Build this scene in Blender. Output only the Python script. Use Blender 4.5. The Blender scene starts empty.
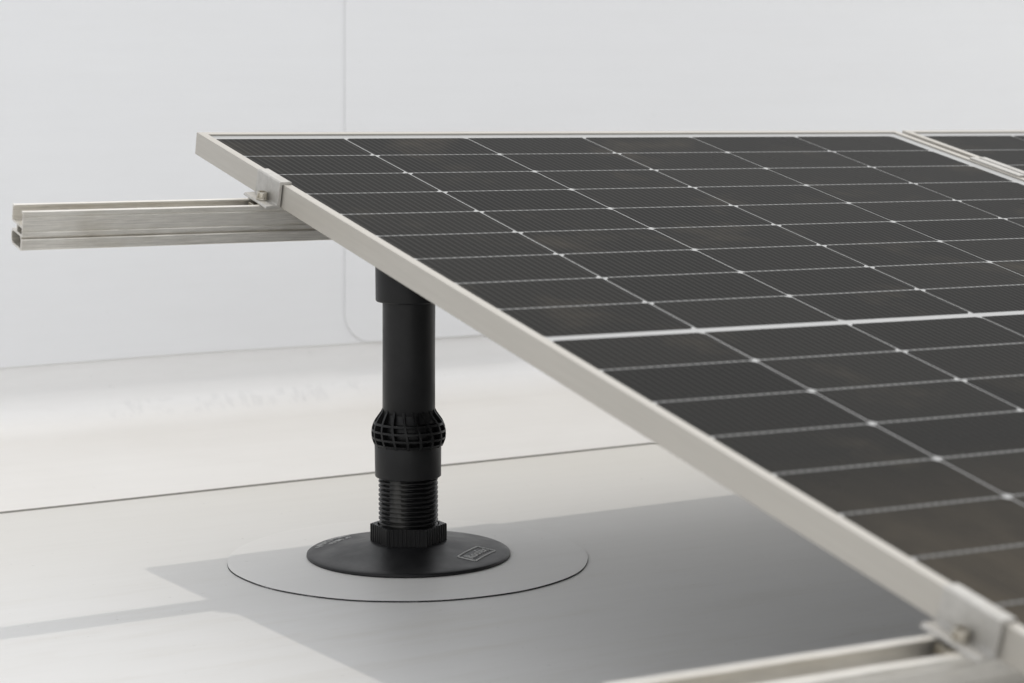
import bpy, bmesh, math, random
from mathutils import Vector, Matrix
random.seed(7)
S = bpy.context.scene
COL = S.collection

# ------------------------------------------------------------------ camera
CAMPOS = Vector((-1.28696, -2.45673, 0.64284))
cd = bpy.data.cameras.new('camera')
cam = bpy.data.objects.new('camera', cd)
COL.objects.link(cam)
R = Matrix(((0.86340, 0.06718, -0.50002, 0), (-0.50451, 0.11497, -0.85571, 0), (0.0, 0.99109, 0.13316, 0), (0, 0, 0, 1)))
# columns: right, up, back
R = Matrix(((0.86340, 0.06718, -0.50002), (-0.50451, 0.11497, -0.85571), (0.0, 0.99109, 0.13316)))
cam.matrix_world = Matrix.Translation(CAMPOS) @ R.to_4x4()
cd.sensor_width = 36.0
cd.lens = 80.465
cd.clip_start = 0.05
cd.clip_end = 500
cd.dof.use_dof = True
cd.dof.focus_distance = 2.80
cd.dof.aperture_fstop = 5.6
S.camera = cam

# ------------------------------------------------------------------ world, sun, exposure
SUNDIR = Vector((0.238, 0.218, 1.0)).normalized()
EL = math.asin(SUNDIR.z)
w = bpy.data.worlds.new('World')
S.world = w
w.use_nodes = True
nt = w.node_tree
nt.nodes.clear()
sky = nt.nodes.new('ShaderNodeTexSky')
sky.sky_type = 'NISHITA'
sky.sun_disc = False
sky.sun_elevation = EL
sky.sun_rotation = math.atan2(SUNDIR.x, SUNDIR.y)
sky.air_density = 1.5
sky.dust_density = 1.2
sky.ozone_density = 1.0
hs = nt.nodes.new('ShaderNodeHueSaturation')
hs.inputs['Saturation'].default_value = 0.06
bg = nt.nodes.new('ShaderNodeBackground')
bg.inputs['Strength'].default_value = 0.15
wo = nt.nodes.new('ShaderNodeOutputWorld')
nt.links.new(sky.outputs[0], hs.inputs['Color'])
nt.links.new(hs.outputs[0], bg.inputs['Color'])
nt.links.new(bg.outputs[0], wo.inputs['Surface'])

sd = bpy.data.lights.new('sun', 'SUN')
sd.energy = 0.50
sd.angle = math.radians(0.7)
sd.color = (1.0, 0.94, 0.86)
sun = bpy.data.objects.new('sun', sd)
COL.objects.link(sun)
sun.rotation_euler = SUNDIR.to_track_quat('Z', 'Y').to_euler()
sun.location = (0, 0, 5)

S.view_settings.view_transform = 'Standard'
S.view_settings.look = 'None'
S.view_settings.exposure = 0.36
S.view_settings.gamma = 1.0

# ------------------------------------------------------------------ node helpers
def mat(name):
    m = bpy.data.materials.new(name)
    m.use_nodes = True
    b = m.node_tree.nodes['Principled BSDF']
    return m, m.node_tree, b

def node(t, kind, **kw):
    n = t.nodes.new(kind)
    for k, v in kw.items():
        if isinstance(v, tuple) and k.startswith('i_'):
            n.inputs[k[2:]].default_value = v
        elif k.startswith('i_'):
            n.inputs[k[2:].replace('_', ' ')].default_value = v
        else:
            setattr(n, k, v)
    return n

def ramp(t, fac, stops):
    r = t.nodes.new('ShaderNodeValToRGB')
    e = r.color_ramp.elements
    while len(e) < len(stops):
        e.new(0.5)
    for i, (p, c) in enumerate(stops):
        e[i].position = p
        e[i].color = (c, c, c, 1) if not isinstance(c, tuple) else (*c, 1)
    t.links.new(fac, r.inputs[0])
    return r.outputs[0]

def mapped(t, scale, coord='Object', rot=(0, 0, 0)):
    tc = t.nodes.new('ShaderNodeTexCoord')
    mp = t.nodes.new('ShaderNodeMapping')
    mp.inputs['Scale'].default_value = scale
    mp.inputs['Rotation'].default_value = rot
    t.links.new(tc.outputs[coord], mp.inputs[0])
    return mp.outputs[0]

def noise(t, vec, scale, detail=4, rough=0.55):
    n = t.nodes.new('ShaderNodeTexNoise')
    n.inputs['Scale'].default_value = scale
    n.inputs['Detail'].default_value = detail
    n.inputs['Roughness'].default_value = rough
    t.links.new(vec, n.inputs['Vector'])
    return n.outputs['Fac']

def mix(t, fac, a, b, mode='MIX'):
    m = t.nodes.new('ShaderNodeMix')
    m.data_type = 'RGBA'
    m.blend_type = mode
    for s, v in (('Factor', fac), ('A', a), ('B', b)):
        i = m.inputs[0] if s == 'Factor' else (m.inputs[6] if s == 'A' else m.inputs[7])
        if hasattr(v, 'links'):
            t.links.new(v, i)
        elif s == 'Factor':
            i.default_value = v
        else:
            i.default_value = (*v, 1)
    return m.outputs[2]

def mth(t, op, a, b=None, c=None):
    m = t.nodes.new('ShaderNodeMath')
    m.operation = op
    for i, v in enumerate((a, b, c)):
        if v is None:
            continue
        if hasattr(v, 'links'):
            t.links.new(v, m.inputs[i])
        else:
            m.inputs[i].default_value = v
    return m.outputs[0]

def bump(t, b, h, strength=0.3, dist=0.001):
    n = t.nodes.new('ShaderNodeBump')
    n.inputs['Strength'].default_value = strength
    n.inputs['Distance'].default_value = dist
    t.links.new(h, n.inputs['Height'])
    t.links.new(n.outputs[0], b.inputs['Normal'])

# ------------------------------------------------------------------ materials
def membrane(name, c1, c2, dirt, dirt_amt, spec=0.35, rough=0.5, gradient=False, marks=False, specks=0.35, streak=0.055):
    m, t, b = mat(name)
    v = mapped(t, (1, 1, 1))
    vs = mapped(t, (0.35, 2.2, 2.2))
    cloudy = noise(t, vs, 2.2, 5, 0.6)
    col = mix(t, ramp(t, cloudy, [(0.35, 0.0), (0.65, 1.0)]), c1, c2)
    # streaky dried-water dirt
    st = noise(t, mapped(t, (0.8, 5.0, 5.0)), 4.0, 6, 0.65)
    dm = mth(t, 'MULTIPLY', ramp(t, st, [(0.5, 0.0), (0.78, 1.0)]), dirt_amt)
    if gradient == 'flange':   # the flat flange turns darker beige, more so to the right; the upstand stays pale
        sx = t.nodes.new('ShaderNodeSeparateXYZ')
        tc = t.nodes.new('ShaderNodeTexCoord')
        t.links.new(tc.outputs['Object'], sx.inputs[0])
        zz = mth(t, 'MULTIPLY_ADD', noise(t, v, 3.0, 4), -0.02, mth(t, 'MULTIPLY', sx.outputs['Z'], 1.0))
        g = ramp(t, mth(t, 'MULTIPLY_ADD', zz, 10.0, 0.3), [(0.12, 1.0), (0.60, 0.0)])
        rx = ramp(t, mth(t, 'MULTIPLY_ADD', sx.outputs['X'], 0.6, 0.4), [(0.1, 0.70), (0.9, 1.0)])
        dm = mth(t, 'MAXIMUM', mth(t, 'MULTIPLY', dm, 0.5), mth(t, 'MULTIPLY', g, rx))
    elif gradient:   # the dust that collects along the foot of the parapet
        sx = t.nodes.new('ShaderNodeSeparateXYZ')
        tc = t.nodes.new('ShaderNodeTexCoord')
        t.links.new(tc.outputs['Object'], sx.inputs[0])
        wob = mth(t, 'MULTIPLY', noise(t, v, 1.7, 4), 0.5)
        yy = mth(t, 'ADD', mth(t, 'MULTIPLY_ADD', sx.outputs['X'], 0.45, sx.outputs['Y']), wob)
        g = ramp(t, mth(t, 'MULTIPLY_ADD', yy, 0.8, 0.1), [(0.1, 0.0), (0.85, 1.0)])
        dm = mth(t, 'MAXIMUM', dm, mth(t, 'MULTIPLY', g, 0.75))
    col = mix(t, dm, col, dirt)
    # fine specks
    sp = noise(t, v, 95.0, 2, 0.5)
    col = mix(t, mth(t, 'MULTIPLY', ramp(t, sp, [(0.735, 0.0), (0.765, 1.0)]), specks), col, (0.30, 0.29, 0.26))
    if marks:      # ghost of the maker's printing, worn beyond reading
        tc = t.nodes.new('ShaderNodeTexCoord')
        sx = t.nodes.new('ShaderNodeSeparateXYZ')
        t.links.new(tc.outputs['Object'], sx.inputs[0])
        def band(o, lo, hi, soft):
            a = mth(t, 'SMOOTH_MIN', 1, 1, 0) if False else None
            mr = t.nodes.new('ShaderNodeMapRange'); mr.interpolation_type = 'SMOOTHSTEP'
            mr.inputs[1].default_value = lo; mr.inputs[2].default_value = lo + soft
            t.links.new(o, mr.inputs[0])
            mr2 = t.nodes.new('ShaderNodeMapRange'); mr2.interpolation_type = 'SMOOTHSTEP'
            mr2.inputs[1].default_value = hi - soft; mr2.inputs[2].default_value = hi
            mr2.inputs[3].default_value = 1; mr2.inputs[4].default_value = 0
            t.links.new(o, mr2.inputs[0])
            return mth(t, 'MULTIPLY', mr.outputs[0], mr2.outputs[0])
        gl = noise(t, mapped(t, (75, 20, 42)), 1.0, 3, 0.6)
        wd = noise(t, mapped(t, (9, 1, 22)), 1.0, 2, 0.5)
        k = mth(t, 'MULTIPLY', ramp(t, gl, [(0.45, 0), (0.56, 1)]), ramp(t, wd, [(0.46, 0), (0.52, 1)]))
        k = mth(t, 'MULTIPLY', k, band(sx.outputs['Z'], 0.016, 0.050, 0.010))
        k = mth(t, 'MULTIPLY', k, band(sx.outputs['X'], -0.02, 0.50, 0.05))
        col = mix(t, mth(t, 'MULTIPLY', k, 0.10), col, (0.35, 0.36, 0.38))
    # broom and drag streaks along the sheet, and a finer mottling
    s1 = noise(t, mapped(t, (1.6, 46.0, 46.0), rot=(0, 0, 0.05)), 1.0, 5, 0.75)
    s2 = noise(t, mapped(t, (3.0, 9.0, 9.0), rot=(0, 0, -0.2)), 3.0, 6, 0.7)
    col = mix(t, mth(t, 'MULTIPLY', ramp(t, s1, [(0.40, 0.0), (0.72, 1.0)]), streak), col, (0.42, 0.41, 0.39))
    col = mix(t, mth(t, 'MULTIPLY', ramp(t, s2, [(0.54, 0.0), (0.70, 1.0)]), streak * 0.8), col, (0.50, 0.47, 0.41))
    t.links.new(col, b.inputs['Base Color'])
    b.inputs['Specular IOR Level'].default_value = spec
    b.inputs['Roughness'].default_value = rough
    h = noise(t, mapped(t, (1, 1.6, 1.6)), 6.0, 3, 0.5)
    bump(t, b, h, 0.35, 0.004)
    return m

M_roof = membrane('roof_membrane', (0.750, 0.746, 0.735), (0.722, 0.717, 0.703), (0.62, 0.595, 0.54), 0.5, gradient=True)
M_patch = membrane('patch_membrane', (0.775, 0.771, 0.762), (0.752, 0.748, 0.737), (0.64, 0.615, 0.56), 0.4, gradient=True)
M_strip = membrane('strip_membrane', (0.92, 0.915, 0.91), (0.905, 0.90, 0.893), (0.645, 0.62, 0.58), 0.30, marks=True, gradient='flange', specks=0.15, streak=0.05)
M_wall = membrane('wall_membrane', (0.91, 0.917, 0.93), (0.895, 0.90, 0.915), (0.86, 0.86, 0.86), 0.2, specks=0.06, streak=0.02)

m, t, b = mat('black_edge'); M_edge = m
t.links.new(ramp(t, noise(t, mapped(t, (1, 1, 1)), 22.0, 5, 0.7), [(0.56, (0.02, 0.02, 0.02)), (0.66, (0.22, 0.22, 0.22)), (0.72, (0.5, 0.5, 0.5))]), b.inputs['Base Color'])
b.inputs['Roughness'].default_value = 0.8
m, t, b = mat('pale_edge'); M_wedge = m
b.inputs['Base Color'].default_value = (0.68, 0.68, 0.68, 1)
m, t, b = mat('grey_edge'); M_gedge = m
b.inputs['Base Color'].default_value = (0.36, 0.35, 0.325, 1)
b.inputs['Roughness'].default_value = 0.8

def plastic(name, base, rough, speck=True):
    m, t, b = mat(name)
    v = mapped(t, (1, 1, 1))
    n = noise(t, v, 28.0, 5, 0.6)
    col = mix(t, ramp(t, n, [(0.35, 0.0), (0.75, 1.0)]), base, tuple(min(1, c * 1.7 + 0.003) for c in base))
    t.links.new(col, b.inputs['Base Color'])
    r = ramp(t, n, [(0.3, rough - 0.06), (0.7, rough + 0.1)])
    t.links.new(r, b.inputs['Roughness'])
    b.inputs['Specular IOR Level'].default_value = 0.30
    bump(t, b, noise(t, v, 420.0, 2, 0.5), 0.18, 0.0004)
    return m
M_plastic = plastic('black_plastic', (0.0075, 0.0075, 0.008), 0.40)
M_thread = plastic('smeared_thread_plastic', (0.0075, 0.0075, 0.008), 0.38)
t = M_thread.node_tree; b = t.nodes['Principled BSDF']
_tc = t.nodes.new('ShaderNodeTexCoord'); _sx = t.nodes.new('ShaderNodeSeparateXYZ')
t.links.new(_tc.outputs['Object'], _sx.inputs[0])
_ang = mth(t, 'ARCTAN2', _sx.outputs['Y'], _sx.outputs['X'])
_d = mth(t, 'ABSOLUTE', mth(t, 'ADD', _ang, math.radians(360 - 222)))     # angle from the smear's centre line
_m = ramp(t, mth(t, 'MULTIPLY', _d, 2.0), [(0.25, 1.0), (0.75, 0.0)])
_m = mth(t, 'MULTIPLY', _m, ramp(t, noise(t, mapped(t, (1, 1, 0.3)), 70.0, 4, 0.6), [(0.35, 0.2), (0.6, 1.0)]))
_old = b.inputs['Base Color'].links[0].from_socket
t.links.new(mix(t, mth(t, 'MULTIPLY', _m, 0.75), _old, (0.075, 0.073, 0.068)), b.inputs['Base Color'])
M_plate = plastic('dusty_black_plastic', (0.012, 0.012, 0.013), 0.38)
M_logo = plastic('pale_glint_plastic', (0.34, 0.34, 0.335), 0.45)  # pale base colour stands in for glints on the raised plastic

def metal(name, base, rough, streak=(2, 60, 60), amt=0.25, metallic=0.9, stain=(0.30, 0.28, 0.24), stain_amt=0.3):
    m, t, b = mat(name)
    n1 = noise(t, mapped(t, streak), 5.0, 6, 0.7)
    n2 = noise(t, mapped(t, (6, 14, 14)), 2.0, 5, 0.6)
    dk = tuple(c * (1 - amt) for c in base)
    col = mix(t, ramp(t, n1, [(0.3, 0.0), (0.7, 1.0)]), base, dk)
    col = mix(t, mth(t, 'MULTIPLY', ramp(t, n2, [(0.5, 0), (0.75, 1)]), stain_amt), col, stain)
    t.links.new(col, b.inputs['Base Color'])
    b.inputs['Metallic'].default_value = metallic
    t.links.new(ramp(t, n1, [(0.2, rough - 0.07), (0.8, rough + 0.12)]), b.inputs['Roughness'])
    bump(t, b, n1, 0.12, 0.0006)
    return m
M_frame = metal('anodised_frame', (0.53, 0.505, 0.46), 0.45, (1.5, 1.5, 40), 0.05, 0.45, (0.55, 0.52, 0.46), 0.15)
M_rail = metal('mill_aluminium', (0.90, 0.87, 0.81), 0.36, (5, 120, 120), 0.38, 0.72, (0.50, 0.46, 0.38), 0.55)
M_clamp = metal('cast_clamp_aluminium', (0.57, 0.555, 0.525), 0.48, (30, 30, 30), 0.18, 0.7, (0.42, 0.40, 0.36), 0.35)
M_bolt = metal('stainless_bolt', (0.72, 0.68, 0.60), 0.25, (40, 40, 40), 0.2, 1.0, (0.25, 0.22, 0.16), 0.4)

m, t, b = mat('white_backsheet'); M_back = m
b.inputs['Base Color'].default_value = (0.46, 0.46, 0.455, 1)
b.inputs['Roughness'].default_value = 0.40
b.inputs['Specular IOR Level'].default_value = 0.3

m, t, b = mat('ribbon_gap'); M_ribbon = m
_tc = t.nodes.new('ShaderNodeTexCoord'); _sx = t.nodes.new('ShaderNodeSeparateXYZ')
t.links.new(_tc.outputs['Object'], _sx.inputs[0])
_tri = mth(t, 'ABSOLUTE', mth(t, 'SUBTRACT', mth(t, 'FRACT', mth(t, 'MULTIPLY', _sx.outputs['X'], 1 / 0.0088)), 0.5))
t.links.new(ramp(t, _tri, [(0.2, (0.11, 0.11, 0.108)), (0.42, (0.27, 0.27, 0.262))]), b.inputs['Base Color'])
b.inputs['Roughness'].default_value = 0.45
b.inputs['Specular IOR Level'].default_value = 0.2
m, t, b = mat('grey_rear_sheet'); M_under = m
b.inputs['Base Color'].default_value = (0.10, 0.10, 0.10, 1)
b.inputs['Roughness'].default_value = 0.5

def cellmat():
    m, t, b = mat('silicon_cell_under_glass')
    tc = t.nodes.new('ShaderNodeTexCoord')
    sx = t.nodes.new('ShaderNodeSeparateXYZ')
    t.links.new(tc.outputs['Object'], sx.inputs[0])
    ph = mth(t, 'MULTIPLY', sx.outputs['X'], 1.0 / 0.0088)
    fr = mth(t, 'FRACT', ph)
    tri = mth(t, 'ABSOLUTE', mth(t, 'SUBTRACT', fr, 0.5))        # 0.5 on a busbar wire
    wire = ramp(t, tri, [(0.30, 0.0), (0.48, 1.0)])
    geo = t.nodes.new('ShaderNodeNewGeometry')
    rnd = geo.outputs['Random Per Island']
    base = mix(t, rnd, (0.014, 0.0135, 0.0125), (0.021, 0.020, 0.018))
    col = mix(t, mth(t, 'MULTIPLY', wire, 0.60), base, (0.070, 0.068, 0.064))
    # dried dust on the glass, thicker low on the module
    v = mapped(t, (1, 1, 1))
    d1 = noise(t, v, 5.0, 6, 0.62)
    d2 = noise(t, mapped(t, (9, 3, 1)), 3.0, 5, 0.6)
    low = mth(t, 'MULTIPLY', mth(t, 'MAXIMUM', mth(t, 'SUBTRACT', mth(t, 'MULTIPLY', sx.outputs['Y'], -1.0), 1.18), 0.0), 1.5)
    d = mth(t, 'ADD', mth(t, 'MULTIPLY', ramp(t, d1, [(0.56, 0), (0.72, 1)]), 0.22), low)
    d = mth(t, 'MULTIPLY', d, ramp(t, d2, [(0.3, 0.45), (0.7, 1.0)]))
    col = mix(t, d, col, (0.155, 0.128, 0.092))
    t.nodes.remove(b)
    df = t.nodes.new('ShaderNodeBsdfDiffuse')
    gl = t.nodes.new('ShaderNodeBsdfGlossy')
    fr2 = t.nodes.new('ShaderNodeFresnel')
    fr2.inputs['IOR'].default_value = 1.45
    mx = t.nodes.new('ShaderNodeMixShader')
    t.links.new(col, df.inputs['Color'])
    t.links.new(ramp(t, d1, [(0.3, 0.22), (0.7, 0.36)]), gl.inputs['Roughness'])
    # anti-reflective coating on the glass damps the Fresnel term
    t.links.new(mth(t, 'MULTIPLY', fr2.outputs[0], 0.14), mx.inputs[0])
    t.links.new(df.outputs[0], mx.inputs[1])
    t.links.new(gl.outputs[0], mx.inputs[2])
    t.links.new(mx.outputs[0], t.nodes['Material Output'].inputs['Surface'])
    return m
M_cell = cellmat()
m, t, b = mat('concrete_coping_metal'); M_cop = m
b.inputs['Base Color'].default_value = (0.6, 0.6, 0.6, 1); b.inputs['Roughness'].default_value = 0.5

# ------------------------------------------------------------------ object helpers
def link(name, bm, m, parent=None, smooth=None, mats=None, recalc=True):
    if recalc:
        bmesh.ops.recalc_face_normals(bm, faces=bm.faces[:])
    me = bpy.data.meshes.new(name)
    bm.to_mesh(me)
    bm.free()
    for mm in (mats or [m]):
        me.materials.append(mm)
    if smooth is not None:
        for p in me.polygons:
            p.use_smooth = True
        me.set_sharp_from_angle(angle=math.radians(smooth))
    o = bpy.data.objects.new(name, me)
    COL.objects.link(o)
    o.parent = parent
    return o

def thing(name, label, cat, matrix=None, group=None):
    o = bpy.data.objects.new(name, None)
    o.empty_display_size = 0.05
    COL.objects.link(o)
    if matrix is not None:
        o.matrix_world = matrix
    o['label'] = label
    o['category'] = cat
    if group:
        o['group'] = group
    return o

def box(bm, a, b, bevel=0.0):
    r = bmesh.ops.create_cube(bm, size=1.0)
    vs = r['verts']
    for v in vs:
        v.co = Vector([a[i] + (v.co[i] + 0.5) * (b[i] - a[i]) for i in range(3)])
    if bevel:
        es = list({e for v in vs for e in v.link_edges})
        bmesh.ops.bevel(bm, geom=es, offset=bevel, segments=2, affect='EDGES', profile=0.6)

def lathe(bm, prof, seg=96, center=(0, 0, 0)):
    cx, cy, cz = center
    rings = []
    for r, z in prof:
        if r <= 1e-6:
            rings.append([bm.verts.new((cx, cy, cz + z))])
        else:
            rings.append([bm.verts.new((cx + r * math.cos(2 * math.pi * i / seg), cy + r * math.sin(2 * math.pi * i / seg), cz + z)) for i in range(seg)])
    for A, B in zip(rings, rings[1:]):
        for i in range(seg):
            j = (i + 1) % seg
            if len(A) == 1 and len(B) == 1:
                continue
            if len(A) == 1:
                bm.faces.new((A[0], B[i], B[j]))
            elif len(B) == 1:
                bm.faces.new((A[i], A[j], B[0]))
            else:
                bm.faces.new((A[i], A[j], B[j], B[i]))

def extrude_profile(bm, outer, holes, x0, x1):
    """outer, holes: lists of (y, z); prism along x"""
    caps = []
    for x in (x0, x1):
        es = []
        loops = []
        for lp in [outer] + holes:
            vs = [bm.verts.new((x, y, z)) for y, z in lp]
            loops.append(vs)
            for i in range(len(vs)):
                es.append(bm.edges.new((vs[i], vs[(i + 1) % len(vs)])))
        bmesh.ops.triangle_fill(bm, edges=es, use_beauty=True)
        caps.append(loops)
    for A, B in zip(caps[0], caps[1]):
        n = len(A)
        for i in range(n):
            j = (i + 1) % n
            bm.faces.new((A[i], A[j], B[j], B[i]))

# ------------------------------------------------------------------ setting: roof sheet
bm = bmesh.new()
box(bm, (-30, -30, -0.3), (30, 1.30, 0.0))
g = link('roof_surface', bm, M_roof)
g['kind'] = 'structure'
g['label'] = 'pale membrane covered flat roof surface'

# ------------------------------------------------------------------ parapet wall
WY = 1.0667
wall = thing('parapet_wall', 'white membrane covered wall closing the roof behind the rack', 'wall', Matrix.Translation((0, WY, 0)))
H = 0.78
LEAN = 0.249            # the wall face leans back about 14 degrees
bm = bmesh.new()
box(bm, (-12, 0.0035, -0.05), (14, 0.50, H))
link('wall_core', bm, M_wall, wall)
# cover strip: flange on the roof, soft bend, then up the wall
def flange_front(x):
    return 0.5165 - 0.0078 * (x + 0.35) + 0.0022 * math.sin(x * 3.1) + 0.0012 * math.sin(x * 8.3 + 1)
bm = bmesh.new()
nx = 260
prof = []
rb = 0.070
prof.append(('f', 0.0026))
for k in range(1, 9):
    prof.append((None, k / 9.0))
xs = [-6 + 14.0 * i / nx for i in range(nx + 1)]
rows = []
for x in xs:
    fy = flange_front(x) - WY
    pts = [(fy, 0.0), (fy, 0.0026)]
    for k in range(1, 7):
        f = k / 7.0
        pts.append((fy + (-rb - fy) * f, 0.0026 + 0.0012 * math.sin(x * 2.3 + f * 5) * math.sin(f * math.pi) ** 2))
    for k in range(0, 9):
        a = k / 8.0 * math.pi / 2
        pts.append((-rb + rb * math.sin(a), 0.0026 + rb - rb * math.cos(a)))
    top = 0.150
    pts.append((0.0, 0.112)); pts.append((0.0005, top))
    rows.append([bm.verts.new((x, y, z)) for y, z in pts])
for A, B in zip(rows, rows[1:]):
    for k in range(len(A) - 1):
        f = bm.faces.new((A[k], B[k], B[k + 1], A[k + 1]))
        f.material_index = 1 if k == 0 else 0
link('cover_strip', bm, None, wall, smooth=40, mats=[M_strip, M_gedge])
# upper sheets hang over the strip; the right one laps over the left with a rounded corner
def sheet(pts, y_front, thick, name):
    bm = bmesh.new()
    fr = [bm.verts.new((x, y_front, z)) for x, z in pts]
    bk = [bm.verts.new((x, y_front + thick, z)) for x, z in pts]
    bm.faces.new(fr)
    bm.faces.new(bk[::-1])
    n = len(pts)
    for i in range(n):
        f = bm.faces.new((fr[i], bk[i], bk[(i + 1) % n], fr[(i + 1) % n]))
        f.material_index = 1
    return link(name, bm, None, wall, smooth=None, mats=[M_wall, M_wedge])
zl = lambda x: 0.1134 - 0.0049 * (x + 0.163)
pts = [(-11.9, 0.115)]
pts += [(x, zl(x) + 0.0012 * math.sin(x * 9)) for x in [-6 + 0.05 * i for i in range(132)]]
pts += [(0.64, 0.110), (0.72, H - 0.03), (-11.9, H - 0.03)]
sheet(pts, -0.0022, 0.0018, 'wall_sheet')
c = 0.045
x0 = 0.4560
pts = []
for k in range(0, 9):
    a = math.pi + k / 8.0 * math.pi / 2
    pts.append((x0 + c + c * math.cos(a), 0.1105 + c + c * math.sin(a)))
pts += [(x, zl(x) + 0.0015 * math.sin(x * 7)) for x in [0.55 + 0.06 * i for i in range(100)]]
pts += [(13.9, 0.09), (13.9, H - 0.03), (x0 + (H - 0.03 - 0.132) * 0.128, H - 0.03)]
sheet(pts, -0.0042, 0.0018, 'wall_sheet')
bm = bmesh.new()
box(bm, (-12.05, -0.003, H), (14.05, 0.52, H + 0.02), 0.004)
link('coping', bm, M_cop, wall)
for c_ in wall.children:
    for v_ in c_.data.vertices:
        if v_.co.z > 0 and v_.co.y < 0.2:
            v_.co.y += LEAN * v_.co.z

# ------------------------------------------------------------------ round membrane patch
bm = bmesh.new()
PC = (0.0002, 0.0)
seg = 180
PR = 0.22206
def pr(a):
    return PR + 0.0006 * math.sin(5 * a) + 0.0004 * math.sin(13 * a + 1)
top = []; low = []; mid = []
cv = bm.verts.new((0, 0, 0.0021))
for i in range(seg):
    a = 2 * math.pi * i / seg
    r = pr(a)
    mid.append(bm.verts.new(((r - 0.004) * math.cos(a), (r - 0.004) * math.sin(a), 0.0021)))
    top.append(bm.verts.new((r * math.cos(a), r * math.sin(a), 0.0018)))
    low.append(bm.verts.new(((r + 0.0003) * math.cos(a), (r + 0.0003) * math.sin(a), -0.001)))
for i in range(seg):
    j = (i + 1) % seg
    bm.faces.new((cv, mid[i], mid[j]))
    bm.faces.new((mid[i], top[i], top[j], mid[j]))
    f = bm.faces.new((top[i], low[i], low[j], top[j]))
    f.material_index = 1
o = link('membrane_patch', bm, None, None, mats=[M_patch, M_edge])
o.location = (PC[0], PC[1], 0)
o['label'] = 'round grey white membrane patch with a black cut edge under the post'
o['category'] = 'membrane patch'

# ------------------------------------------------------------------ support post
POSTM = Matrix.Translation((0.006, 0.0105, 0))
post = thing('support_post', 'black plastic adjustable post on a round base plate', 'support post', POSTM)
def plate_z(r):
    pr_ = [(0.0, 0.0205), (0.046, 0.0202), (0.054, 0.0175), (0.066, 0.0148), (0.085, 0.0119), (0.105, 0.0092), (0.119, 0.0075), (0.1245, 0.0064), (0.1262, 0.0052)]
    for (r0, z0), (r1, z1) in zip(pr_, pr_[1:]):
        if r <= r1:
            f = (r - r0) / (r1 - r0)
            return z0 + f * (z1 - z0)
    return 0.005
bm = bmesh.new()
pp = [(0.1255, 0.0022), (0.1264, 0.0030), (0.1262, 0.0052), (0.1245, 0.0064), (0.119, 0.0075), (0.112, 0.0085), (0.105, 0.0092), (0.095, 0.0105), (0.085, 0.0119), (0.075, 0.0133), (0.066, 0.0148), (0.060, 0.0161), (0.054, 0.0175), (0.049, 0.0192), (0.046, 0.0202), (0.0, 0.0205)]
lathe(bm, pp, 144)
link('base_plate', bm, M_plate, post, smooth=60)

def text_mesh(body, size):
    cu = bpy.data.curves.new('lettering', 'FONT')
    cu.body = body
    cu.size = size
    cu.extrude = 0.0005
    cu.align_x = 'CENTER'
    cu.align_y = 'CENTER'
    cu.offset = size * 0.012
    ob = bpy.data.objects.new('lettering', cu)
    COL.objects.link(ob)
    dg = bpy.context.evaluated_depsgraph_get()
    me = bpy.data.meshes.new_from_object(ob.evaluated_get(dg))
    bpy.data.objects.remove(ob)
    bpy.data.curves.remove(cu)
    return me

# raised badge: four frame bars round a word
base_plate = [c_ for c_ in post.children if c_.name.startswith('base_plate')][0] if post.children else None
BC = Vector((0.0563, -0.0722))          # badge centre on the plate
bx = Vector((0.80, 0.60)).normalized()    # along the word
by = Vector((-bx.y, bx.x))
def on_plate(u, v, h):
    p = BC + bx * u + by * v
    return Vector((p.x, p.y, plate_z(p.length) + h))
bm = bmesh.new()
def bar(u0, v0, u1, v1, wdt=0.0020, h=0.0010):
    n = 12
    d = Vector((u1 - u0, v1 - v0)).normalized()
    q = Vector((-d.y, d.x)) * wdt / 2
    pr0 = None
    for i in range(n + 1):
        f = i / n
        u = u0 + (u1 - u0) * f; v = v0 + (v1 - v0) * f
        ring = [bm.verts.new(on_plate(u - q.x, v - q.y, -0.0005)), bm.verts.new(on_plate(u - q.x, v - q.y, h)), bm.verts.new(on_plate(u + q.x, v + q.y, h)), bm.verts.new(on_plate(u + q.x, v + q.y, -0.0005))]
        if pr0:
            for k in range(3):
                bm.faces.new((pr0[k], pr0[k + 1], ring[k + 1], ring[k]))
        else:
            bm.faces.new(ring)
        pr0 = ring
    bm.faces.new(pr0[::-1])
BW, BH = 0.0300, 0.0120
bar(-BW, -BH, BW, -BH); bar(-BW, BH, BW, BH); bar(-BW, -BH + 0.0008, -BW, BH - 0.0008); bar(BW, -BH + 0.0008, BW, BH - 0.0008)
tm = text_mesh('Roofex', 0.0170)
bt = bmesh.new(); bt.from_mesh(tm)
off = len(bm.verts)
vm = [bm.verts.new(on_plate(v.co.x, v.co.y, 0.0003 + v.co.z * 1.2)) for v in bt.verts]
for f in bt.faces:
    try:
        bm.faces.new([vm[v.index] for v in f.verts])
    except ValueError:
        pass
bt.free(); bpy.data.meshes.remove(tm)
link('badge', bm, M_logo, base_plate)
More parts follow.
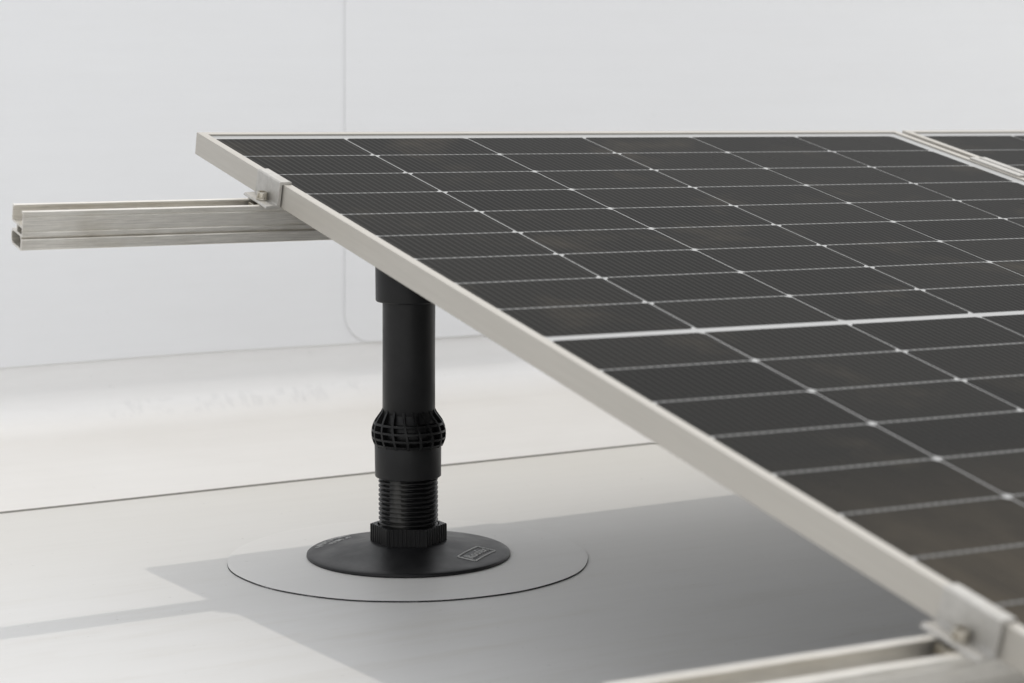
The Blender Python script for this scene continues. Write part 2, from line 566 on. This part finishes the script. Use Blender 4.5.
# worn lettering in a double arc along the left rim: short raised strokes, too worn to read
bm = bmesh.new()
rs = random.Random(3)
for rad, a0, a1, n, hh in ((0.1135, 106, 146, 19, 0.0085), (0.100, 112, 138, 9, 0.0080)):
    for i in range(n):
        if rs.random() < 0.15:
            continue
        a = math.radians(a0 + (a1 - a0) * i / n)
        for s in range(rs.choice((1, 2, 2))):
            da = (rs.random() - 0.5) * 0.018
            r0 = rad - hh / 2 * rs.choice((1, 1, 0.2)); r1 = rad + hh / 2 * rs.choice((1, 1, 0.1))
            da2 = da + (rs.random() - 0.5) * 0.016
            wv = 0.0009
            pts = []
            for (rr, aa) in ((r0, a + da), (r1, a + da2)):
                for sg in (-1, 1):
                    an = aa + sg * wv / rr
                    for hz in (-0.0004, 0.0007):
                        pts.append(bm.verts.new((rr * math.cos(an), rr * math.sin(an), plate_z(rr) + hz)))
            p = pts
            for q in ((0, 1, 3, 2), (4, 6, 7, 5), (1, 5, 7, 3), (0, 4, 5, 1), (2, 3, 7, 6)):
                bm.faces.new([p[k] for k in q])
link('raised_lettering', bm, M_logo, base_plate)

# hex nut with ribbed flats
bm = bmesh.new()
NR = 0.0475
rot0 = math.radians(-30.3)              # flats square to the view
ring = []
for k in range(6):
    a0 = rot0 + k * math.pi / 3
    a1 = a0 + math.pi / 3
    p0 = Vector((math.cos(a0), math.sin(a0))) * NR
    p1 = Vector((math.cos(a1), math.sin(a1))) * NR
    nrm = Vector((math.cos((a0 + a1) / 2), math.sin((a0 + a1) / 2)))
    nr = 9
    for i in range(nr):
        for f, d in ((0.0, 0.0), (0.36, 0.0), (0.46, -0.0013), (0.9, -0.0013)):
            tt = (i + f) / nr
            dd = 0.0 if (i == 0 and f < 0.3) else d
            ring.append(p0 + (p1 - p0) * tt + nrm * dd)
n = len(ring)
def rg(z, sc):
    return [bm.verts.new((p.x * sc, p.y * sc, z)) for p in ring]
def plain(z, r):
    out = []
    for p in ring:
        d = p.normalized()
        out.append(bm.verts.new((d.x * r, d.y * r, z)))
    return out
LV = [plain(0.0225, 0.030), rg(0.0220, 0.985), rg(0.0228, 1.0), rg(0.0432, 1.0), rg(0.0442, 0.985), plain(0.0442, 0.0385), plain(0.040, 0.0375)]
for A, B in zip(LV, LV[1:]):
    for i in range(n):
        j = (i + 1) % n
        bm.faces.new((A[i], A[j], B[j], B[i]))
link('hex_nut', bm, M_plastic, post, smooth=25)

# threaded tube: a real helix, with a worn flat stripe
bm = bmesh.new()
seg = 120
pitch = 0.0058
z0, z1 = 0.036, 0.108
steps = int((z1 - z0) / pitch * 8)
rows = []
for k in range(steps + 1):
    row = []
    for i in range(seg):
        a = 2 * math.pi * i / seg
        z = z0 + (z1 - z0) * k / steps
        ph = (z / pitch - i / seg) % 1.0
        tri = 1 - abs(ph - 0.5) * 2
        r = 0.0330 + 0.0038 * min(1, max(0, (tri - 0.15) / 0.5))
        dev = math.atan2(math.sin(a - math.radians(217)), math.cos(a - math.radians(217)))
        if abs(dev) < 0.24 and z > 0.052:
            r = max(r, 0.0361)
        row.append(bm.verts.new((r * math.cos(a), r * math.sin(a), z)))
    rows.append(row)
for A, B in zip(rows, rows[1:]):
    for i in range(seg):
        j = (i + 1) % seg
        bm.faces.new((A[i], A[j], B[j], B[i]))
link('threaded_tube', bm, M_thread, post, smooth=50)

bm = bmesh.new()
lathe(bm, [(0.034, 0.1045), (0.0398, 0.1040), (0.0408, 0.1050), (0.0410, 0.125), (0.0412, 0.1425), (0.0405, 0.1440), (0.030, 0.1445)], 96)
link('lower_sleeve', bm, M_plastic, post, smooth=40)

# ball joint cage: rings and slanted ribs over a dark core
bm = bmesh.new()
def cage_r(z):
    pr_ = [(0.1415, 0.0412), (0.147, 0.0438), (0.153, 0.0456), (0.160, 0.0460), (0.167, 0.0450), (0.174, 0.0420), (0.180, 0.0378), (0.187, 0.0328), (0.190, 0.0325)]
    for (a, ra), (b_, rb_) in zip(pr_, pr_[1:]):
        if z <= b_:
            f = (z - a) / (b_ - a)
            return ra + f * (rb_ - ra)
    return 0.0325
lathe(bm, [(0.034, 0.143), (0.0375, 0.150), (0.0385, 0.160), (0.036, 0.170), (0.0325, 0.180), (0.031, 0.189)], 72)
for zc in (0.1455, 0.1535, 0.1625, 0.1715):
    h = 0.0013
    r = cage_r(zc)
    lathe(bm, [(r - 0.008, zc - h), (cage_r(zc - h), zc - h), (cage_r(zc + h), zc + h), (r - 0.008, zc + h)], 96)
NRIB = 17
for k in range(NRIB):
    a0 = 2 * math.pi * k / NRIB + 0.15
    prev = None
    for i in range(15):
        z = 0.1425 + (0.1885 - 0.1425) * i / 14
        a = a0 - 0.20 * ((i / 14) ** 1.5)
        r = cage_r(z) + 0.0002
        hw = 0.0015 / r
        ringv = [bm.verts.new((rr * math.cos(aa), rr * math.sin(aa), z)) for rr, aa in ((r - 0.009, a - hw), (r, a - hw), (r, a + hw), (r - 0.009, a + hw))]
        if prev:
            for q in range(4):
                bm.faces.new((prev[q], prev[(q + 1) % 4], ringv[(q + 1) % 4], ringv[q]))
        prev = ringv
# solid web on one side of the cage
a_s = math.radians(262)
for zz0, zz1 in ((0.1745, 0.1880),):
    A = []
    for i in range(12):
        a = a_s + i * 0.055
        A.append([bm.verts.new(((cage_r(z) - 0.0008) * math.cos(a), (cage_r(z) - 0.0008) * math.sin(a), z)) for z in (zz0, 0.178, 0.182, zz1)])
    for P, Q in zip(A, A[1:]):
        for q in range(3):
            bm.faces.new((P[q], Q[q], Q[q + 1], P[q + 1]))
link('ball_joint_cage', bm, M_plastic, post, smooth=35)

bm = bmesh.new()
lathe(bm, [(0.031, 0.182), (0.0325, 0.184), (0.0323, 0.26), (0.0325, 0.375)], 96)
link('upper_tube', bm, M_plastic, post, smooth=40)
bm = bmesh.new()
lathe(bm, [(0.0335, 0.3225), (0.0395, 0.3215), (0.0408, 0.3228), (0.0412, 0.366), (0.0405, 0.3675), (0.0, 0.3680)], 96)
link('collar', bm, M_plastic, post, smooth=40)

# the ball joint lets the upper tube lean a touch off plumb
view_right = Vector((0.8634, -0.5045, 0))
lean = Matrix.Translation((0, 0, 0.10)) @ Matrix.Rotation(math.radians(0.40), 4, Vector((0.5045, 0.8634, 0))) @ Matrix.Translation(view_right * 0.0007 + Vector((0, 0, -0.10)))
for c_ in post.children:
    if c_.name in ('ball_joint_cage', 'upper_tube', 'collar'):
        c_.matrix_local = Matrix.Translation((0, 0, -0.0025)) @ lean
    elif c_.name in ('hex_nut', 'threaded_tube', 'lower_sleeve'):
        c_.matrix_local = Matrix.Translation((0, 0, -0.0025))

# ------------------------------------------------------------------ the tilted array plane
# local axes: x across the modules (to the right), y up the slope, z out of the glass
O = Vector((-0.17989, 0.21868, 0.51937))
ux = Vector((0.99982, 0.0, -0.01887)).normalized()
uz = Vector((0.01851, -0.1939, 0.98085)).normalized()
uy = uz.cross(ux).normalized()
uz = ux.cross(uy).normalized()
def plane_matrix(x=0, y=0, z=0):
    mm = Matrix((ux, uy, uz)).transposed().to_4x4()
    mm.translation = O + ux * x + uy * y + uz * z
    return mm

# saddle on the post, square to the sloping rail
TH = 0.0280
VR1, VR2 = -0.2515, -1.501      # front edges of the two rails (width 38 mm up the slope)
bm = bmesh.new()
Minv = Matrix.Identity(4)
pm = plane_matrix()
def lp(p):   # plane-local to world (the post is at the world origin)
    return pm @ Vector(p)
inv = pm.inverted()
px = (inv @ Vector((0, 0, 0.45))).x
def wbox(bm, a, b):
    t_ = bmesh.new(); box(t_, a, b, 0.001)
    for v in t_.verts:
        v.co = lp(v.co)
    me_ = bpy.data.meshes.new('tmp'); t_.to_mesh(me_); t_.free(); bm.from_mesh(me_); bpy.data.meshes.remove(me_)
zb = -(TH + 0.045)
wbox(bm, (px - 0.040, VR1 - 0.006, zb - 0.006), (px + 0.040, VR1 + 0.044, zb - 0.0005))
wbox(bm, (px - 0.035, VR1 - 0.0055, zb - 0.0005), (px + 0.035, VR1 - 0.0015, zb + 0.026))
wbox(bm, (px - 0.035, VR1 + 0.0395, zb - 0.0005), (px + 0.035, VR1 + 0.0435, zb + 0.026))
lathe(bm, [(0.025, 0.366), (0.025, 0.392)], 48)
sad = link('rail_saddle', bm, M_plastic, post)
sad.matrix_local = Matrix.Translation((-0.006, -0.0105, 0))

# ------------------------------------------------------------------ rails
outer = [(0, 45), (0, 40.2), (0.7, 39.6), (0.7, 38.8), (0, 38.2), (0, 23.4), (0.8, 22.6), (0.8, 21.8), (0, 21.0), (0, 17.5), (0.8, 16.5), (4.6, 15.6), (4.6, 14.6), (1.6, 13.6), (1.2, 12.6), (1.2, 3.4), (2.2, 1.2), (4.6, 0), (31, 0), (34.5, 1.2), (37, 4), (38, 7.5), (38, 12.5), (36.8, 16), (34, 18.5), (21, 18.5), (21, 26), (38, 26), (38, 45), (31.5, 45), (31.5, 43), (35.6, 43), (35.6, 28.5), (2.4, 28.5), (2.4, 43), (6.5, 43), (6.5, 45)]
holes = [[(5.0, 4.2), (6.2, 2.6), (31, 2.6), (34, 4.4), (35.4, 7.5), (35.4, 12.5), (34.4, 14.6), (32.4, 15.8), (8, 15.8), (7.0, 14.5), (5.0, 12.0)], [(3.2, 18.6), (18.4, 18.6), (18.4, 25.8), (3.2, 25.8)]]
mmv = lambda L: [(a / 1000, b_ / 1000) for a, b_ in L]
def rail(name, label, vfront, x0, x1):
    bm = bmesh.new()
    extrude_profile(bm, mmv(outer), [mmv(h) for h in holes], x0, x1)
    o = link(name, bm, M_rail, None)
    o.matrix_world = plane_matrix(0, vfront, -(TH + 0.045) + 0.0017) @ Matrix.Rotation(math.radians(-0.30), 4, 'Y')
    o['label'] = label
    o['category'] = 'mounting rail'
    o['group'] = 'mounting rails under the solar panels'
    return o
r1 = rail('mounting_rail', 'aluminium rail on the black post, its open end sticking out past the panels', VR1, -0.3035, 2.35)
r2 = rail('mounting_rail', 'blurred aluminium rail in the lower right foreground under the low panel edge', VR2, -0.3035, 2.35)

# ------------------------------------------------------------------ solar panels
PW, PH = 1.119, 1.722
def sweep_rect(bm, prof):
    loops = []
    for ins, z in prof:
        loops.append([bm.verts.new(p) for p in ((ins, -ins, z), (PW - ins, -ins, z), (PW - ins, -(PH - ins), z), (ins, -(PH - ins), z))])
    n = len(loops)
    for k in range(n):
        A, B = loops[k], loops[(k + 1) % n]
        for i in range(4):
            j = (i + 1) % 4
            bm.faces.new((A[i], A[j], B[j], B[i]))
def make_panel(label):
    th = thing('solar_panel', label, 'solar panel', plane_matrix(0, 0, 0.002), 'solar panels side by side on the rails')
    bm = bmesh.new()
    sweep_rect(bm, [(0.0008, 0.0), (0.0002, -0.0003), (0.0, -0.0009), (0.0, -TH + 0.0006), (0.0006, -TH), (0.028, -TH), (0.028, -TH + 0.0016), (0.0018, -TH + 0.0016), (0.0018, -0.0090), (0.0105, -0.0090), (0.0105, -0.0078), (0.0022, -0.0078), (0.0022, -0.0021), (0.0105, -0.0021), (0.0108, -0.0004), (0.0103, 0.0)])
    link('frame', bm, M_frame, th)
    bm = bmesh.new()
    box(bm, (0.0026, -(PH - 0.0026), -0.0075), (PW - 0.0026, -0.0026, -0.0024))
    for f in bm.faces:
        f.material_index = 0
    bmesh.ops.recalc_face_normals(bm, faces=bm.faces[:])
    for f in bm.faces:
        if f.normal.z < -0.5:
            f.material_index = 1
    link('backsheet', bm, None, th, mats=[M_back, M_under])
    # cells: 6 columns x 18 half cells, chamfered on the side where the wafer had its corners
    bm = bmesh.new()
    U0, V0, PU, PV, G = 0.01197, 0.02787, 0.17993, 0.09022, 0.00926
    ch = 0.0058
    gu, gv = 0.0011, 0.0017
    zc = -0.0021
    for c_ in range(6):
        for r_ in range(18):
            x0_ = U0 + c_ * PU + gu - 0.001; x1_ = U0 + (c_ + 1) * PU - gu - 0.001
            ys = V0 + r_ * PV + (G if r_ >= 9 else 0)
            y0_ = -(ys + gv); y1_ = -(ys + PV - gv)
            if r_ == 0: y0_ = -(ys + 0.001)
            low = (c_ % 2 == 0) if r_ < 9 else (c_ % 2 == 1)
            if low:
                p = [(x0_, y0_), (x0_, y1_ + ch), (x0_ + ch, y1_), (x1_ - ch, y1_), (x1_, y1_ + ch), (x1_, y0_)]
            else:
                p = [(x0_ + ch, y0_), (x0_, y0_ - ch), (x0_, y1_), (x1_, y1_), (x1_, y0_ - ch), (x1_ - ch, y0_)]
            bm.faces.new([bm.verts.new((a, b_, zc)) for a, b_ in p])
            if r_ not in (8, 17):      # grey interconnect ribbons fill most of the row gap
                f = bm.faces.new([bm.verts.new((a, b_, zc)) for a, b_ in ((x0_ + 0.006, y1_ - 0.0001), (x0_ + 0.006, y1_ - 2 * gv + 0.0001), (x1_ - 0.006, y1_ - 2 * gv + 0.0001), (x1_ - 0.006, y1_ - 0.0001))])
                f.material_index = 1
    link('cell_grid', bm, None, th, recalc=False, mats=[M_cell, M_ribbon])
    return th
p1 = make_panel('large dark solar panel beside the black post, one corner over the sticking out rail')
def dup(root, matrix, label):
    r = root.copy(); COL.objects.link(r); r.matrix_world = matrix; r['label'] = label
    for ch_ in list(root.children):
        c_ = ch_.copy(); COL.objects.link(c_); c_.parent = r
    return r
p2 = dup(p1, plane_matrix(PW + 0.0145, 0, 0.002), 'solar panel at the upper right, only its corner showing beyond the pale frame')

# ------------------------------------------------------------------ clamps
def make_clamp(label, y):
    th = thing('end_clamp', label, 'clamp', plane_matrix(0, y, 0.002), 'end clamps on the outer panel frame')
    bm = bmesh.new()
    L = 0.032
    t_ = 0.0028
    # profile in (x, z): foot, riser, lip; extruded along y
    pr_ = [(0.0105, 0.0002), (0.0105, 0.0024), (0.0085, 0.0034), (-0.0034, 0.0034), (-0.0050, 0.0020), (-0.0050, -TH + 0.0045), (-0.0060, -TH + 0.0030), (-0.0190, -TH + 0.0030), (-0.0205, -TH + 0.0012), (-0.0205, -TH + 0.0002), (-0.0018, -TH + 0.0002), (-0.0018, 0.0002)]
    A = [bm.verts.new((x, L, z)) for x, z in pr_]
    B = [bm.verts.new((x, -L, z)) for x, z in pr_]
    bm.faces.new(A); bm.faces.new(B[::-1])
    for i in range(len(pr_)):
        j = (i + 1) % len(pr_)
        bm.faces.new((A[i], B[i], B[j], A[j]))
    es = [e for e in bm.edges if abs(e.verts[0].co.y - e.verts[1].co.y) < 1e-6]
    bmesh.ops.bevel(bm, geom=es, offset=0.0005, segments=1, affect='EDGES')
    link('bracket', bm, M_clamp, th)
    zf = -TH + 0.0030
    bm = bmesh.new()
    lathe(bm, [(0.0, zf), (0.0066, zf), (0.0068, zf + 0.0004), (0.0068, zf + 0.0014), (0.0062, zf + 0.0019)], 40, (-0.0120, -0.002, 0))
    lathe(bm, [(0.0058, zf + 0.0012), (0.0062, zf + 0.0024), (0.0062, zf + 0.0086), (0.0056, zf + 0.0094), (0.0036, zf + 0.0094), (0.0032, zf + 0.0050), (0.0, zf + 0.0050)], 40, (-0.0120, -0.002, 0))
    bo = link('bolt', bm, M_bolt, th, smooth=35)
    # channel nut hanging in the rail slot
    bm = bmesh.new()
    box(bm, (-0.024, -0.0085, -TH - 0.0105), (-0.004, 0.0085, -TH - 0.0025), 0.0006)
    lathe(bm, [(0.0035, zf - 0.012), (0.0035, zf)], 24, (-0.0125, 0.0, 0))
    link('channel_nut', bm, M_bolt, th)
    return th
c1 = make_clamp('end clamp gripping the panel frame above the sticking out rail, near the post', VR1 + 0.0195)
c2 = dup(c1, plane_matrix(0, VR2 + 0.0195, 0.002), 'large blurred end clamp at the bottom right corner on the near rail')

mc = thing('mid_clamp', 'flat clamp bridging the gap between the two solar panels', 'clamp', plane_matrix(PW + 0.00725, VR1 + 0.0195, 0.002))
bm = bmesh.new()
ML = 0.0525
pr_ = [(-0.0150, 0.0003), (-0.0150, 0.0020), (-0.0140, 0.0028), (-0.0034, 0.0028), (-0.0026, 0.0020), (-0.0026, -0.0160), (0.0026, -0.0160), (0.0026, 0.0020), (0.0034, 0.0028), (0.0140, 0.0028), (0.0150, 0.0020), (0.0150, 0.0003), (0.0052, 0.0003), (0.0052, -0.0185), (-0.0052, -0.0185), (-0.0052, 0.0003)]
A = [bm.verts.new((x, ML, z)) for x, z in pr_]
B = [bm.verts.new((x, -ML, z)) for x, z in pr_]
bm.faces.new(A); bm.faces.new(B[::-1])
for i in range(len(pr_)):
    j = (i + 1) % len(pr_)
    bm.faces.new((A[i], B[i], B[j], A[j]))
link('bracket', bm, M_clamp, mc)
bm = bmesh.new()
lathe(bm, [(0.0, -0.0158), (0.0024, -0.0158), (0.0024, -0.0110), (0.0014, -0.0108), (0.0, -0.0125)], 32)
lathe(bm, [(0.0022, -0.034), (0.0022, -0.0158)], 20)
link('bolt', bm, M_bolt, mc, smooth=35)
